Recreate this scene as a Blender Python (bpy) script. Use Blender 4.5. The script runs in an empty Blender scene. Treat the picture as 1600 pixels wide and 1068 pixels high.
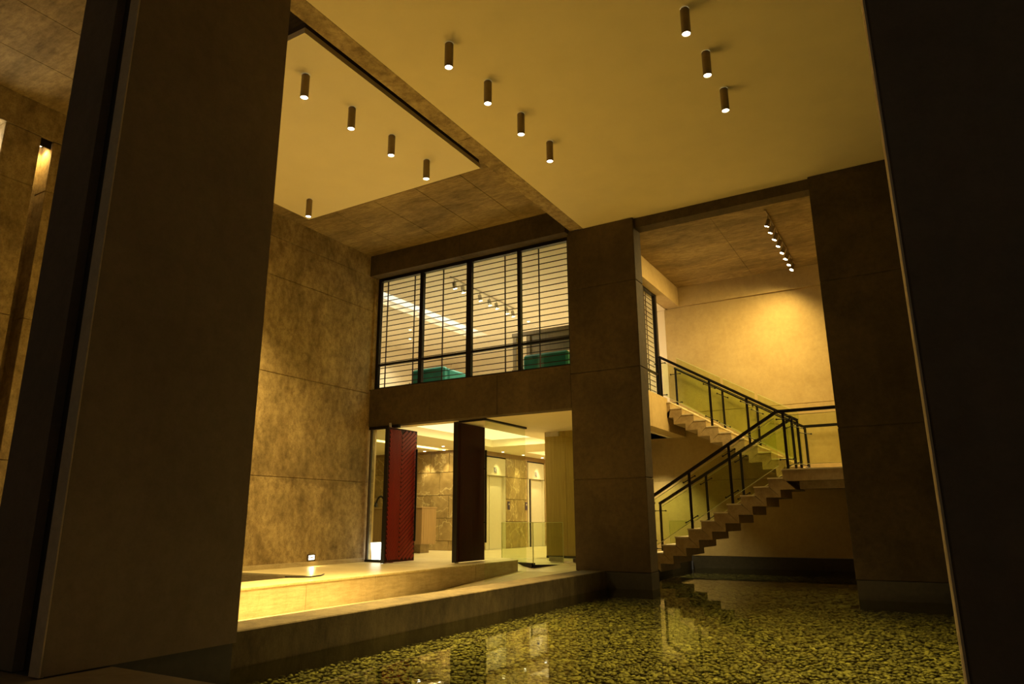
import bpy, math, random
import numpy as np
from mathutils import Matrix, Vector

random.seed(7)
rng = np.random.default_rng(7)
SC = bpy.context.scene
COL = SC.collection

# ------------------------------------------------------------------ camera
# world: Z = 0 lobby floor, X along the entrance facade, Y into the building
YAW, PITCH, ROLL, FPX = 0.528584375, 0.249822279, -0.00619176631, 1090.03
_f = np.array([-math.sin(YAW) * math.cos(PITCH), math.cos(YAW) * math.cos(PITCH), math.sin(PITCH)])
_r = np.array([math.cos(YAW), math.sin(YAW), 0.0])
_u = np.cross(_r, _f)
_r2 = _r * math.cos(ROLL) + _u * math.sin(ROLL)
_u2 = -_r * math.sin(ROLL) + _u * math.cos(ROLL)
cam_d = bpy.data.cameras.new('camera')
cam_d.sensor_width = 36.0
cam_d.lens = FPX / 1600 * 36.0
cam_d.clip_start = 0.05
cam = bpy.data.objects.new('camera', cam_d)
cam.matrix_world = Matrix(((_r2[0], _u2[0], -_f[0], 0), (_r2[1], _u2[1], -_f[1], 0), (_r2[2], _u2[2], -_f[2], 1.0), (0, 0, 0, 1)))
COL.objects.link(cam)
SC.camera = cam

# ------------------------------------------------------------------ world + exposure
W = bpy.data.worlds.new('night')
W.use_nodes = True
W.node_tree.nodes['Background'].inputs[0].default_value = (1.0, 0.82, 0.55, 1)
W.node_tree.nodes['Background'].inputs[1].default_value = 0.026
SC.world = W
SC.view_settings.view_transform = 'Standard'
SC.view_settings.look = 'None'
SC.view_settings.gamma = 1.0
SC.view_settings.use_curve_mapping = False
SC.view_settings.exposure = 0.32
SC.cycles.max_bounces = 10
SC.cycles.diffuse_bounces = 6
SC.cycles.transparent_max_bounces = 16
SC.cycles.sample_clamp_indirect = 4.0

WARM = (1.0, 0.68, 0.22)        # ceiling cylinders and track heads
LOBBYC = (1.0, 0.80, 0.36)      # lobby coves
ROOMC = (1.0, 0.88, 0.74)       # upper room
P_CYL_HALL = 1900.0
P_CYL_POOL = 190.0
P_TRACK = 210.0
P_LOBBY = 150.0
P_ROOM = 480.0


# ------------------------------------------------------------------ materials
def nt(name):
    m = bpy.data.materials.new(name)
    m.use_nodes = True
    t = m.node_tree
    b = t.nodes['Principled BSDF']
    return m, t, b


def L(t, a, b):
    t.links.new(a, b)


def noise(t, vec, scale, detail=6.0, rough=0.55, dist=0.0):
    n = t.nodes.new('ShaderNodeTexNoise')
    n.inputs['Scale'].default_value = scale
    n.inputs['Detail'].default_value = detail
    n.inputs['Roughness'].default_value = rough
    n.inputs['Distortion'].default_value = dist
    L(t, vec, n.inputs['Vector'])
    return n


def ramp(t, fac, stops):
    r = t.nodes.new('ShaderNodeValToRGB')
    e = r.color_ramp.elements
    while len(e) < len(stops):
        e.new(0.5)
    for i, (p, c) in enumerate(stops):
        e[i].position = p
        e[i].color = (*c, 1)
    L(t, fac, r.inputs['Fac'])
    return r


def mixc(t, fac, a, b, mode='MIX'):
    m = t.nodes.new('ShaderNodeMix')
    m.data_type = 'RGBA'
    m.blend_type = mode
    if isinstance(fac, float):
        m.inputs['Factor'].default_value = fac
    else:
        L(t, fac, m.inputs['Factor'])
    for s, v in ((m.inputs[6], a), (m.inputs[7], b)):
        if isinstance(v, tuple):
            s.default_value = (*v, 1)
        else:
            L(t, v, s)
    return m.outputs[2]


def mapped(t, vec, scale, loc=(0, 0, 0), rot=(0, 0, 0)):
    m = t.nodes.new('ShaderNodeMapping')
    m.inputs['Scale'].default_value = scale
    m.inputs['Location'].default_value = loc
    m.inputs['Rotation'].default_value = rot
    L(t, vec, m.inputs['Vector'])
    return m.outputs['Vector']


def pos(t):
    return t.nodes.new('ShaderNodeNewGeometry').outputs['Position']


def bump(t, b, h, strength, dist=0.02):
    n = t.nodes.new('ShaderNodeBump')
    n.inputs['Strength'].default_value = strength
    n.inputs['Distance'].default_value = dist
    L(t, h, n.inputs['Height'])
    L(t, n.outputs['Normal'], b.inputs['Normal'])


def concrete(name, light, dark, stain, grain=(1, 1, 0.45), rough=0.85, big=0.7, bstr=0.35, fine=0.6, band=None):
    m, t, b = nt(name)
    p = pos(t)
    n1 = noise(t, mapped(t, p, grain), big, 9, 0.62, 0.4)
    n2 = noise(t, mapped(t, p, grain), 8.0, 10, 0.76)
    n3 = noise(t, mapped(t, p, (1.6, 1.6, 0.8)), 1.5, 8, 0.7, 0.8)
    n4 = noise(t, p, 38, 3, 0.6)
    c1 = ramp(t, n1.outputs['Fac'], [(0.33, dark), (0.62, light)]).outputs['Color']
    c2 = ramp(t, n2.outputs['Fac'], [(0.36, (0.55, 0.52, 0.46)), (0.6, (1, 1, 1))]).outputs['Color']
    c3 = ramp(t, n3.outputs['Fac'], [(0.38, stain), (0.55, (1, 1, 1))]).outputs['Color']
    c = mixc(t, fine, c1, c2, 'MULTIPLY')
    c = mixc(t, 0.6, c, c3, 'MULTIPLY')
    c4 = ramp(t, n4.outputs['Fac'], [(0.3, (0.7, 0.7, 0.7)), (0.5, (1, 1, 1))]).outputs['Color']
    c = mixc(t, 0.6 * fine, c, c4, 'MULTIPLY')
    if band:                                     # damp stain left along one pour joint
        sep = t.nodes.new('ShaderNodeSeparateXYZ')
        wob = noise(t, p, 1.4, 6, 0.7)
        mz = t.nodes.new('ShaderNodeMath')
        mz.operation = 'MULTIPLY_ADD'
        mz.inputs[1].default_value = 1.5
        L(t, p, sep.inputs[0])
        L(t, wob.outputs['Fac'], mz.inputs[0])
        L(t, sep.outputs['Z'], mz.inputs[2])
        mr = t.nodes.new('ShaderNodeMapRange')
        mr.inputs['From Min'].default_value = band[0] + 0.5
        mr.inputs['From Max'].default_value = band[1] + 1.0
        L(t, mz.outputs[0], mr.inputs['Value'])
        st_ = ramp(t, mr.outputs[0], [(0.0, (1, 1, 1)), (0.12, (0.55, 0.52, 0.46)), (0.55, (0.70, 0.68, 0.62)), (1.0, (1, 1, 1))]).outputs['Color']
        c = mixc(t, 0.8, c, st_, 'MULTIPLY')
    L(t, c, b.inputs['Base Color'])
    b.inputs['Roughness'].default_value = rough
    h = mixc(t, 0.5, n2.outputs['Fac'], n4.outputs['Fac'])
    bump(t, b, h, bstr, 0.015)
    return m


def plain(name, col, rough=0.5, metal=0.0, var=0.08, nscale=12.0, bstr=0.0, spec=0.5):
    m, t, b = nt(name)
    n = noise(t, pos(t), nscale, 5)
    d = tuple(c * (1 - var) for c in col)
    l_ = tuple(min(1, c * (1 + var)) for c in col)
    L(t, ramp(t, n.outputs['Fac'], [(0.3, d), (0.7, l_)]).outputs['Color'], b.inputs['Base Color'])
    b.inputs['Roughness'].default_value = rough
    b.inputs['Metallic'].default_value = metal
    b.inputs['Specular IOR Level'].default_value = spec
    if bstr:
        bump(t, b, n.outputs['Fac'], bstr, 0.01)
    return m


def emissive(name, col, strength):
    m, t, b = nt(name)
    n = noise(t, pos(t), 3.0, 2)
    c = ramp(t, n.outputs['Fac'], [(0.2, tuple(x * 0.97 for x in col)), (0.8, col)]).outputs['Color']
    b.inputs['Base Color'].default_value = (0.8, 0.8, 0.8, 1)
    L(t, c, b.inputs['Emission Color'])
    b.inputs['Emission Strength'].default_value = strength
    return m


def thin_clear(name, tint, ior, rough, waves=None):
    """clear sheet: Fresnel mix of straight-through and mirror reflection"""
    m = bpy.data.materials.new(name)
    m.use_nodes = True
    t = m.node_tree
    t.nodes.remove(t.nodes['Principled BSDF'])
    out = t.nodes['Material Output']
    tr = t.nodes.new('ShaderNodeBsdfTransparent')
    tr.inputs['Color'].default_value = (*tint, 1)
    gl = t.nodes.new('ShaderNodeBsdfGlossy')
    gl.inputs['Roughness'].default_value = rough
    fr = t.nodes.new('ShaderNodeFresnel')
    fr.inputs['IOR'].default_value = ior
    mx = t.nodes.new('ShaderNodeMixShader')
    bk = t.nodes.new('ShaderNodeMath')          # reflect on the outer face only
    bk.operation = 'SUBTRACT'
    bk.use_clamp = True
    L(t, fr.outputs['Fac'], bk.inputs[0])
    L(t, t.nodes.new('ShaderNodeNewGeometry').outputs['Backfacing'], bk.inputs[1])
    L(t, bk.outputs[0], mx.inputs['Fac'])
    L(t, tr.outputs[0], mx.inputs[1])
    L(t, gl.outputs[0], mx.inputs[2])
    if waves:
        n = noise(t, pos(t), waves[0], 3, 0.5)
        bp = t.nodes.new('ShaderNodeBump')
        bp.inputs['Strength'].default_value = waves[1]
        bp.inputs['Distance'].default_value = 0.02
        L(t, n.outputs['Fac'], bp.inputs['Height'])
        L(t, bp.outputs['Normal'], gl.inputs['Normal'])
    L(t, mx.outputs[0], out.inputs['Surface'])
    return m


def marble(name, base, dark, vein):
    m, t, b = nt(name)
    oi = t.nodes.new('ShaderNodeObjectInfo')
    cmb = t.nodes.new('ShaderNodeCombineXYZ')
    mul = t.nodes.new('ShaderNodeMath')
    mul.operation = 'MULTIPLY'
    mul.inputs[1].default_value = 37.0
    L(t, oi.outputs['Random'], mul.inputs[0])
    for i in range(3):
        L(t, mul.outputs[0], cmb.inputs[i])
    add = t.nodes.new('ShaderNodeVectorMath')
    add.operation = 'ADD'
    L(t, pos(t), add.inputs[0])
    L(t, cmb.outputs[0], add.inputs[1])
    p = add.outputs[0]
    nd = noise(t, p, 1.6, 5, 0.6)
    warp = t.nodes.new('ShaderNodeVectorMath')
    warp.operation = 'MULTIPLY_ADD'
    L(t, nd.outputs['Color'], warp.inputs[0])
    warp.inputs[1].default_value = (0.9, 0.9, 0.9)
    L(t, p, warp.inputs[2])
    v = t.nodes.new('ShaderNodeTexVoronoi')
    v.feature = 'DISTANCE_TO_EDGE'
    v.inputs['Scale'].default_value = 1.35
    L(t, warp.outputs[0], v.inputs['Vector'])
    n2 = noise(t, p, 2.4, 8, 0.65, 0.6)
    c = ramp(t, n2.outputs['Fac'], [(0.35, dark), (0.65, base)]).outputs['Color']
    vf = ramp(t, v.outputs['Distance'], [(0.0, (1, 1, 1)), (0.035, (0, 0, 0))]).outputs['Color']
    bw = t.nodes.new('ShaderNodeRGBToBW')
    L(t, vf, bw.inputs[0])
    n3 = noise(t, p, 1.1, 3)
    mm = t.nodes.new('ShaderNodeMath')
    mm.operation = 'MULTIPLY'
    L(t, bw.outputs[0], mm.inputs[0])
    L(t, n3.outputs['Fac'], mm.inputs[1])
    L(t, mixc(t, mm.outputs[0], c, vein), b.inputs['Base Color'])
    b.inputs['Roughness'].default_value = 0.35
    return m


def wood(name, a, c, rough=0.45, scale=(9, 9, 0.6), spec=0.5):
    m, t, b = nt(name)
    n = noise(t, mapped(t, pos(t), scale), 2.0, 7, 0.6, 0.5)
    L(t, ramp(t, n.outputs['Fac'], [(0.3, a), (0.7, c)]).outputs['Color'], b.inputs['Base Color'])
    b.inputs['Roughness'].default_value = rough
    b.inputs['Specular IOR Level'].default_value = spec
    return m


def pebble_mat(name, per_island):
    m, t, b = nt(name)
    if per_island:
        src = t.nodes.new('ShaderNodeNewGeometry').outputs['Random Per Island']
    else:
        src = t.nodes.new('ShaderNodeObjectInfo').outputs['Random']
    c = ramp(t, src, [(0.0, (0.04, 0.033, 0.010)), (0.3, (0.080, 0.068, 0.020)), (0.6, (0.125, 0.108, 0.033)),
                      (0.85, (0.19, 0.168, 0.055)), (1.0, (0.29, 0.26, 0.10))]).outputs['Color']
    n = noise(t, pos(t), 30, 4)
    c2 = ramp(t, n.outputs['Fac'], [(0.3, (0.7, 0.7, 0.65)), (0.7, (1, 1, 1))]).outputs['Color']
    L(t, mixc(t, 0.8, c, c2, 'MULTIPLY'), b.inputs['Base Color'])
    b.inputs['Roughness'].default_value = 0.6
    return m


M = dict(
    wallc=concrete('board_marked_concrete', (0.52, 0.395, 0.19), (0.30, 0.22, 0.095), (0.62, 0.56, 0.46), grain=(1, 1, 0.8), big=1.7, fine=1.0, band=(2.0, 2.9)),
    slabc=concrete('slab_soffit_concrete', (0.43, 0.315, 0.14), (0.18, 0.128, 0.05), (0.7, 0.66, 0.55), grain=(0.5, 1.8, 1), fine=0.9),
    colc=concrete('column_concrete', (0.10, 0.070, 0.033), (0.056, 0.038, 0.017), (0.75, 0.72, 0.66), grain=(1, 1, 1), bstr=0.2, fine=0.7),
    pillc=concrete('fair_faced_concrete', (0.27, 0.212, 0.145), (0.22, 0.172, 0.115), (0.9, 0.88, 0.84), grain=(1, 1, 1), bstr=0.1, fine=0.3),
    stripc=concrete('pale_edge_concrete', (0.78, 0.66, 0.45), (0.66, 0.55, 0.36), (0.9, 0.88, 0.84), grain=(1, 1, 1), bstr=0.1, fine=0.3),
    curbc=concrete('weathered_curb_concrete', (0.15, 0.118, 0.055), (0.06, 0.045, 0.019), (0.55, 0.5, 0.42), bstr=0.5, fine=0.9),
    smoothc=concrete('smooth_render_concrete', (0.56, 0.43, 0.20), (0.46, 0.34, 0.145), (0.92, 0.9, 0.85), grain=(1, 1, 1), big=0.5, bstr=0.08, fine=0.25),
    plinth=plain('dark_plinth_stone', (0.045, 0.038, 0.026), 0.55, var=0.2),
    poolbed=plain('dark_pool_bed', (0.05, 0.042, 0.02), 0.8, var=0.3),
    plaster=plain('painted_plaster', (0.80, 0.70, 0.42), 0.9, var=0.03, nscale=2.0),
    plasterw=plain('cream_plaster', (0.82, 0.74, 0.52), 0.9, var=0.02, nscale=2.0),
    roomp=plain('upper_room_paint', (0.82, 0.73, 0.58), 0.9, var=0.02, nscale=2.0),
    stone=concrete('travertine_stone', (0.64, 0.54, 0.35), (0.48, 0.39, 0.23), (0.8, 0.76, 0.66), grain=(0.4, 0.4, 3.0), rough=0.4, bstr=0.06),
    floor=concrete('polished_stone_floor', (0.72, 0.64, 0.40), (0.60, 0.51, 0.29), (0.9, 0.88, 0.8), grain=(0.3, 1.6, 1), rough=0.33, bstr=0.03),
    tread=plain('pale_tread_stone', (0.84, 0.76, 0.54), 0.5, var=0.06),
    stair=concrete('stair_travertine', (0.56, 0.44, 0.25), (0.42, 0.31, 0.16), (0.85, 0.8, 0.7), grain=(1, 1, 1), rough=0.5, bstr=0.05),
    black=plain('black_metal', (0.018, 0.015, 0.014), 0.4, 0.6),
    bar=plain('dark_red_grille_paint', (0.035, 0.014, 0.018), 0.5),
    bronze=plain('bronze_lamp_shell', (0.26, 0.19, 0.09), 0.5, 0.1),
    darkedge=plain('dark_shadow_gap_trim', (0.05, 0.035, 0.02), 0.7),
    red=wood('red_stained_timber', (0.17, 0.006, 0.003), (0.24, 0.010, 0.004), 0.42, spec=0.22),
    dkdoor=wood('dark_stained_timber', (0.026, 0.006, 0.004), (0.040, 0.009, 0.006), 0.5, spec=0.12),
    tan=wood('tan_veneer', (0.34, 0.215, 0.055), (0.45, 0.30, 0.085), 0.45),
    desk=wood('brown_counter_veneer', (0.22, 0.13, 0.045), (0.30, 0.185, 0.065), 0.45),
    roomwood=wood('brown_room_panelling', (0.24, 0.17, 0.09), (0.33, 0.24, 0.13), 0.5),
    marb=marble('brown_marble', (0.36, 0.255, 0.10), (0.22, 0.15, 0.052), (0.72, 0.60, 0.30)),
    cream=plain('cream_steel_panel', (0.58, 0.53, 0.36), 0.4, 0.0, var=0.03),
    glass=thin_clear('clear_glass', (0.93, 0.96, 0.86), 1.45, 0.0),
    gglass=thin_clear('green_tinted_glass', (0.91, 0.95, 0.80), 1.45, 0.0),
    gedge=plain('glass_edge', (0.55, 0.60, 0.28), 0.3),
    water=thin_clear('pool_water', (0.72, 0.76, 0.50), 1.38, 0.0, waves=(4.0, 0.03)),
    teal=plain('teal_upholstery', (0.02, 0.26, 0.24), 0.6, var=0.15, nscale=4),
    grout=plain('brown_grout', (0.10, 0.06, 0.022), 0.8),
    steel=plain('brushed_steel', (0.55, 0.52, 0.46), 0.3, 0.8),
    navy=plain('navy_print', (0.03, 0.03, 0.10), 0.5),
    purple=plain('dark_call_plate', (0.05, 0.025, 0.06), 0.4),
    lens=emissive('lamp_lens', (1.0, 0.93, 0.72), 14.0),
    thead=emissive('track_lamp_lens', (1.0, 0.90, 0.62), 25.0),
    cove=emissive('lobby_light_diffuser', (1.0, 0.88, 0.48), 0.75),
    rcove=emissive('upper_room_light_diffuser', (0.80, 0.82, 0.92), 0.75),
    dl=emissive('downlight_lens', (1.0, 0.93, 0.7), 10.0),
    lantern=emissive('white_lantern_shade', (0.95, 0.95, 1.0), 3.2),
    slotl=emissive('slot_lamp', (1.0, 0.86, 0.6), 6.0),
    peb=pebble_mat('river_pebbles', True),
    peb1=pebble_mat('river_pebble', False),
)

# ------------------------------------------------------------------ object helpers
ORG = {}


def tag(o, label=None, cat=None, group=None, kind=None):
    if label:
        o['label'] = label
    if cat:
        o['category'] = cat
    if group:
        o['group'] = group
    if kind:
        o['kind'] = kind
    return o


def link(o, parent, origin):
    COL.objects.link(o)
    ORG[o.name] = Vector(origin)
    if parent is not None:
        o.parent = parent
        o.location = Vector(origin) - ORG[parent.name]
    else:
        o.location = Vector(origin)
    return o


def empty(name, origin, label, cat, group=None, kind=None, parent=None):
    o = bpy.data.objects.new(name, None)
    o.empty_display_size = 0.2
    link(o, parent, origin)
    if parent is None:
        tag(o, label, cat, group, kind)
    return o


def mesh(name, verts, faces, mat, parent=None, origin=None, smooth=False):
    v = np.asarray(verts, float)
    if origin is None:
        lo, hi = v.min(0), v.max(0)
        origin = ((lo[0] + hi[0]) / 2, (lo[1] + hi[1]) / 2, lo[2])
    me = bpy.data.meshes.new(name)
    me.from_pydata([tuple(a) for a in (v - np.array(origin))], [], faces)
    me.update()
    me.materials.append(M[mat])
    if smooth:
        for p in me.polygons:
            p.use_smooth = True
    o = bpy.data.objects.new(name, me)
    return link(o, parent, origin)


BOXF = [(0, 3, 2, 1), (4, 5, 6, 7), (0, 1, 5, 4), (1, 2, 6, 5), (2, 3, 7, 6), (3, 0, 4, 7)]


def boxv(a, b):
    x0, y0, z0 = a
    x1, y1, z1 = b
    return [(x0, y0, z0), (x1, y0, z0), (x1, y1, z0), (x0, y1, z0), (x0, y0, z1), (x1, y0, z1), (x1, y1, z1), (x0, y1, z1)]


def box(name, a, b, mat, parent=None):
    a, b = [min(p, q) for p, q in zip(a, b)], [max(p, q) for p, q in zip(a, b)]
    return mesh(name, boxv(a, b), BOXF, mat, parent)


def boxes(name, lst, mat, parent=None):
    v, f = [], []
    for a, b in lst:
        k = len(v)
        v += boxv([min(p, q) for p, q in zip(a, b)], [max(p, q) for p, q in zip(a, b)])
        f += [tuple(i + k for i in q) for q in BOXF]
    return mesh(name, v, f, mat, parent)


def bbox(name, a, b, mat, parent=None, bev=0.01):
    """box with chamfered edges"""
    o = box(name, a, b, mat, parent)
    m = o.modifiers.new('bevel', 'BEVEL')
    m.width = bev
    m.segments = 1
    return o


def prism_y(name, poly, y0, y1, mat, parent=None):
    """polygon of (x, z) extruded along Y"""
    n = len(poly)
    v = [(x, y0, z) for x, z in poly] + [(x, y1, z) for x, z in poly]
    f = [tuple(range(n)), tuple(range(2 * n - 1, n - 1, -1))]
    f += [(i, i + n, (i + 1) % n + n, (i + 1) % n) for i in range(n)]
    return mesh(name, v, f, mat, parent)


def tubev(p, q, r, n=8, r2=None, cap=True):
    p, q = Vector(p), Vector(q)
    d = (q - p).normalized()
    a = Vector((0, 0, 1)) if abs(d.z) < 0.9 else Vector((1, 0, 0))
    u = d.cross(a).normalized()
    w = d.cross(u)
    r2 = r if r2 is None else r2
    v = []
    for c, rr in ((p, r), (q, r2)):
        for i in range(n):
            t = 2 * math.pi * i / n
            v.append(tuple(c + (u * math.cos(t) + w * math.sin(t)) * rr))
    f = [(i, (i + 1) % n, (i + 1) % n + n, i + n) for i in range(n)]
    if cap:
        f += [tuple(range(n - 1, -1, -1)), tuple(range(n, 2 * n))]
    return v, f


def tubes(name, lst, mat, parent=None, smooth=True):
    V, F = [], []
    for args in lst:
        v, f = tubev(*args)
        k = len(V)
        V += v
        F += [tuple(i + k for i in q) for q in f]
    return mesh(name, V, F, mat, parent, smooth=False)


def barv(p, q, w, h):
    """rectangular bar from p to q lying in a plane of constant Y: h measured square to its run"""
    p, q = Vector(p), Vector(q)
    d = (q - p).normalized()
    s = Vector((0, 1, 0)) if abs(d.y) < 0.9 else Vector((1, 0, 0))
    n = d.cross(s).normalized()
    v = []
    for c in (p, q):
        for a, b in ((-1, -1), (1, -1), (1, 1), (-1, 1)):
            v.append(tuple(c + s * (a * w / 2) + n * (b * h / 2)))
    f = [(0, 1, 2, 3), (7, 6, 5, 4)] + [(i, i + 4, (i + 1) % 4 + 4, (i + 1) % 4) for i in range(4)]
    return v, f


def bars(name, lst, mat, parent=None):
    V, F = [], []
    for args in lst:
        v, f = barv(*args)
        k = len(V)
        V += v
        F += [tuple(i + k for i in q) for q in f]
    return mesh(name, V, F, mat, parent)


def spot(name, loc, power, col, angle, blend=0.6, size=0.05, parent=None, tilt=None):
    d = bpy.data.lights.new(name, 'SPOT')
    d.energy = power
    d.color = col
    d.spot_size = math.radians(angle)
    d.spot_blend = blend
    d.shadow_soft_size = size
    o = bpy.data.objects.new(name, d)
    link(o, parent, loc)
    if tilt is not None:
        o.rotation_euler = Vector(tilt).to_track_quat('-Z', 'Y').to_euler()
    return o


def area(name, loc, sx, sy, power, col, parent=None, up=False):
    d = bpy.data.lights.new(name, 'AREA')
    d.shape = 'RECTANGLE'
    d.size = sx
    d.size_y = sy
    d.energy = power
    d.color = col
    o = bpy.data.objects.new(name, d)
    link(o, parent, loc)
    if up:
        o.rotation_euler = (math.pi, 0, 0)
    return o


def lifts(parent, x0, y0, x1, y1, zs, mat, gap=0.014, inset=0.018, name='concrete_lift'):
    """concrete poured in lifts: one block per pour, joints recessed"""
    box('core', (x0 + inset, y0 + inset, zs[0]), (x1 - inset, y1 - inset, zs[-1]), mat, parent)
    for a, b in zip(zs[:-1], zs[1:]):
        bbox(name, (x0, y0, a + gap / 2), (x1, y1, b - gap / 2), mat, parent, 0.008)


def soffit(parent, x0, x1, y0, y1, z, mat, px, py, t=0.16, gap=0.012):
    """slab cast on formwork boards: one panel print per board"""
    box('core', (x0, y0, z + 0.012), (x1, y1, z + t), mat, parent)
    nx = max(1, round((x1 - x0) / px))
    ny = max(1, round((y1 - y0) / py))
    dx, dy = (x1 - x0) / nx, (y1 - y0) / ny
    for i in range(nx):
        for j in range(ny):
            box('formwork_panel', (x0 + i * dx + gap / 2, y0 + j * dy + gap / 2, z),
                (x0 + (i + 1) * dx - gap / 2, y0 + (j + 1) * dy - gap / 2, z + 0.014), mat, parent)


ST = 'structure'

# ================================================================== LARGE STRUCTURE
ZW, ZBED = -0.36, -0.54
ZC, ZS = 7.63, 8.14            # plaster ceiling, slab soffit

# pool
tag(box('pool_floor', (-6.0, 3.3, ZBED - 0.1), (8.0, 21.1, ZBED - 0.02), 'poolbed'), 'dark bed of the reflecting pool under the pebbles', 'floor', kind=ST)
tag(mesh('pool_water', [(-5.96, 3.38, ZW), (8, 3.38, ZW), (8, 21.0, ZW), (-5.96, 21.0, ZW)], [(0, 1, 2, 3)], 'water'),
    'still clear water of the reflecting pool mirroring the entrance', 'water', kind='stuff')

# near paved ledge at the foot of the left pillar
tag(bbox('floor_ledge', (-16.0, -4.0, -0.6), (8.0, 3.40, -0.05), 'pillc'), 'dark paved ledge at the near edge of the pool', 'floor', kind=ST)

# left pillar with a vertical shadow slot
p = empty('concrete_pillar', (-5.96, 3.69, -0.6), 'broad bare concrete pillar at left with a dark vertical slot in its end', 'pillar')
for a, b in ((-0.04, 8.3),):
    v = [(-6.44, 2.88), (-5.87, 2.88), (-5.87, 3.02), (-5.62, 3.02), (-5.62, 2.88), (-5.48, 2.88), (-5.48, 4.5), (-6.44, 4.5)]
    n = len(v)
    z0, z1 = a + 0.003, b - 0.003
    vv = [(x, y, z0) for x, y in v] + [(x, y, z1) for x, y in v]
    ff = [tuple(range(n - 1, -1, -1)), tuple(range(n, 2 * n))] + [(i, (i + 1) % n, (i + 1) % n + n, i + n) for i in range(n)]
    mesh('shaft', vv, ff, 'pillc', p)
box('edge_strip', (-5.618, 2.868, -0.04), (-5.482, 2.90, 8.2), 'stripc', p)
box('slot_lining', (-5.868, 2.955, -0.04), (-5.622, 3.018, 8.2), 'plinth', p)
box('plinth', (-6.42, 2.9, -0.6), (-5.50, 4.48, -0.037), 'plinth', p)

# right pillar
p = empty('concrete_pillar', (0.7, 3.75, -0.6), 'huge dark concrete pillar filling the right edge, closest to the viewer', 'pillar')
for a, b in ((-0.04, 8.3),):
    bbox('shaft', (0.032, 3.0, a + 0.004), (1.6, 4.5, b - 0.004), 'pillc', p, 0.012)
box('edge_strip', (0.026, 3.0, -0.04), (0.034, 4.5, 8.28), 'stripc', p)  # pale skin over the side face, its brighter light put into colour
box('plinth', (0.05, 3.02, -0.6), (1.58, 4.48, -0.037), 'plinth', p)
box('core', (0.06, 3.03, -0.04), (1.57, 4.47, 8.25), 'pillc', p)

# column between entrance and stairs
p = empty('concrete_column', (-5.82, 14.22, -0.6), 'concrete column between the entrance opening and the staircase', 'column')
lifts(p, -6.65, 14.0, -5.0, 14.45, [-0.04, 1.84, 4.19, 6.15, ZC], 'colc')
box('plinth', (-6.64, 13.985, -0.6), (-4.985, 14.44, -0.045), 'plinth', p)
# column right of the stairs
p = empty('concrete_column', (-0.4, 14.22, -0.6), 'dark concrete column to the right of the staircase, behind the near pillar', 'column')
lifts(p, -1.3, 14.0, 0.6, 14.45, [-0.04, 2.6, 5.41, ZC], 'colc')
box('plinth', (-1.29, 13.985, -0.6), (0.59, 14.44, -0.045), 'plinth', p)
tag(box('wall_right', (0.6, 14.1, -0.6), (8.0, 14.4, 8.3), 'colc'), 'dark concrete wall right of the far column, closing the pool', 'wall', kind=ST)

# left wall with two vertical slots
p = empty('wall_left', (-12.75, 7.5, 0), 'tall board-marked concrete wall left of the entrance with pour joints', 'wall', kind=ST)
ZL = [0.0, 1.97, 4.3, 6.6, 7.55]
for y0, y1 in ((0.5, 4.2), (4.74, 5.3), (5.5, 14.3)):
    lifts(p, -13.0, y0, -12.6, y1, ZL, 'wallc')
bbox('concrete_lift', (-13.0, 0.5, 7.557), (-12.6, 14.3, 8.3), 'wallc', p, 0.008)
for y0, y1 in ((4.2, 4.74), (5.3, 5.5)):
    box('slot_back', (-13.0, y0, 0), (-12.96, y1, 7.55), 'wallc', p)
tag(box('baseboard_left', (-12.6, 5.8, 0.0), (-12.56, 14.0, 0.10), 'stone'), 'low pale stone skirting along the concrete wall', 'skirting', kind=ST)

# slab soffit over the entrance hall
p = empty('ceiling', (-9.5, 7.4, ZS), 'raw concrete slab soffit with formwork joints above the entrance court', 'ceiling', kind=ST)
soffit(p, -12.6, -6.57, 0.5, 13.8, ZS, 'slabc', 1.22, 2.44)
# main beam
p = empty('ceiling_beam', (-6.4, 7.2, ZC), 'long concrete beam running in from above towards the column', 'beam', kind=ST)
for y0, y1 in ((0.5, 4.6), (4.6, 9.3), (9.3, 14.0)):
    bbox('concrete_lift', (-6.57, y0 + 0.004, ZC), (-6.235, y1 - 0.004, 8.3), 'wallc', p, 0.006)
# plaster ceiling over the pool
tag(box('ceiling_plaster', (-6.23, 0.5, ZC), (8.0, 14.1, ZC + 0.12), 'plaster'), 'broad smooth ochre plaster ceiling above the pool', 'ceiling', kind=ST)

# suspended panel
p = empty('suspended_ceiling_panel', (-9.03, 8.06, ZC), 'smooth pale rectangular ceiling panel hung below the concrete slab, holding downlights', 'ceiling panel')
box('panel', (-11.35, 5.8, ZC), (-6.72, 10.33, ZC + 0.09), 'plasterw', p)
boxes('shadow_gap_trim', [((-11.33, 5.82, ZC + 0.09), (-6.74, 5.86, ZC + 0.2)), ((-11.33, 10.27, ZC + 0.09), (-6.74, 10.31, ZC + 0.2)),
                          ((-11.33, 5.86, ZC + 0.09), (-11.29, 10.27, ZC + 0.2)), ((-6.78, 5.86, ZC + 0.09), (-6.74, 10.27, ZC + 0.2))], 'darkedge', p)
for x in (-10.6, -7.5):
    for y in (6.5, 9.6):
        tubes('hanger', [((x, y, ZC + 0.09), (x, y, ZS + 0.02), 0.012)], 'black', p)

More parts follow.
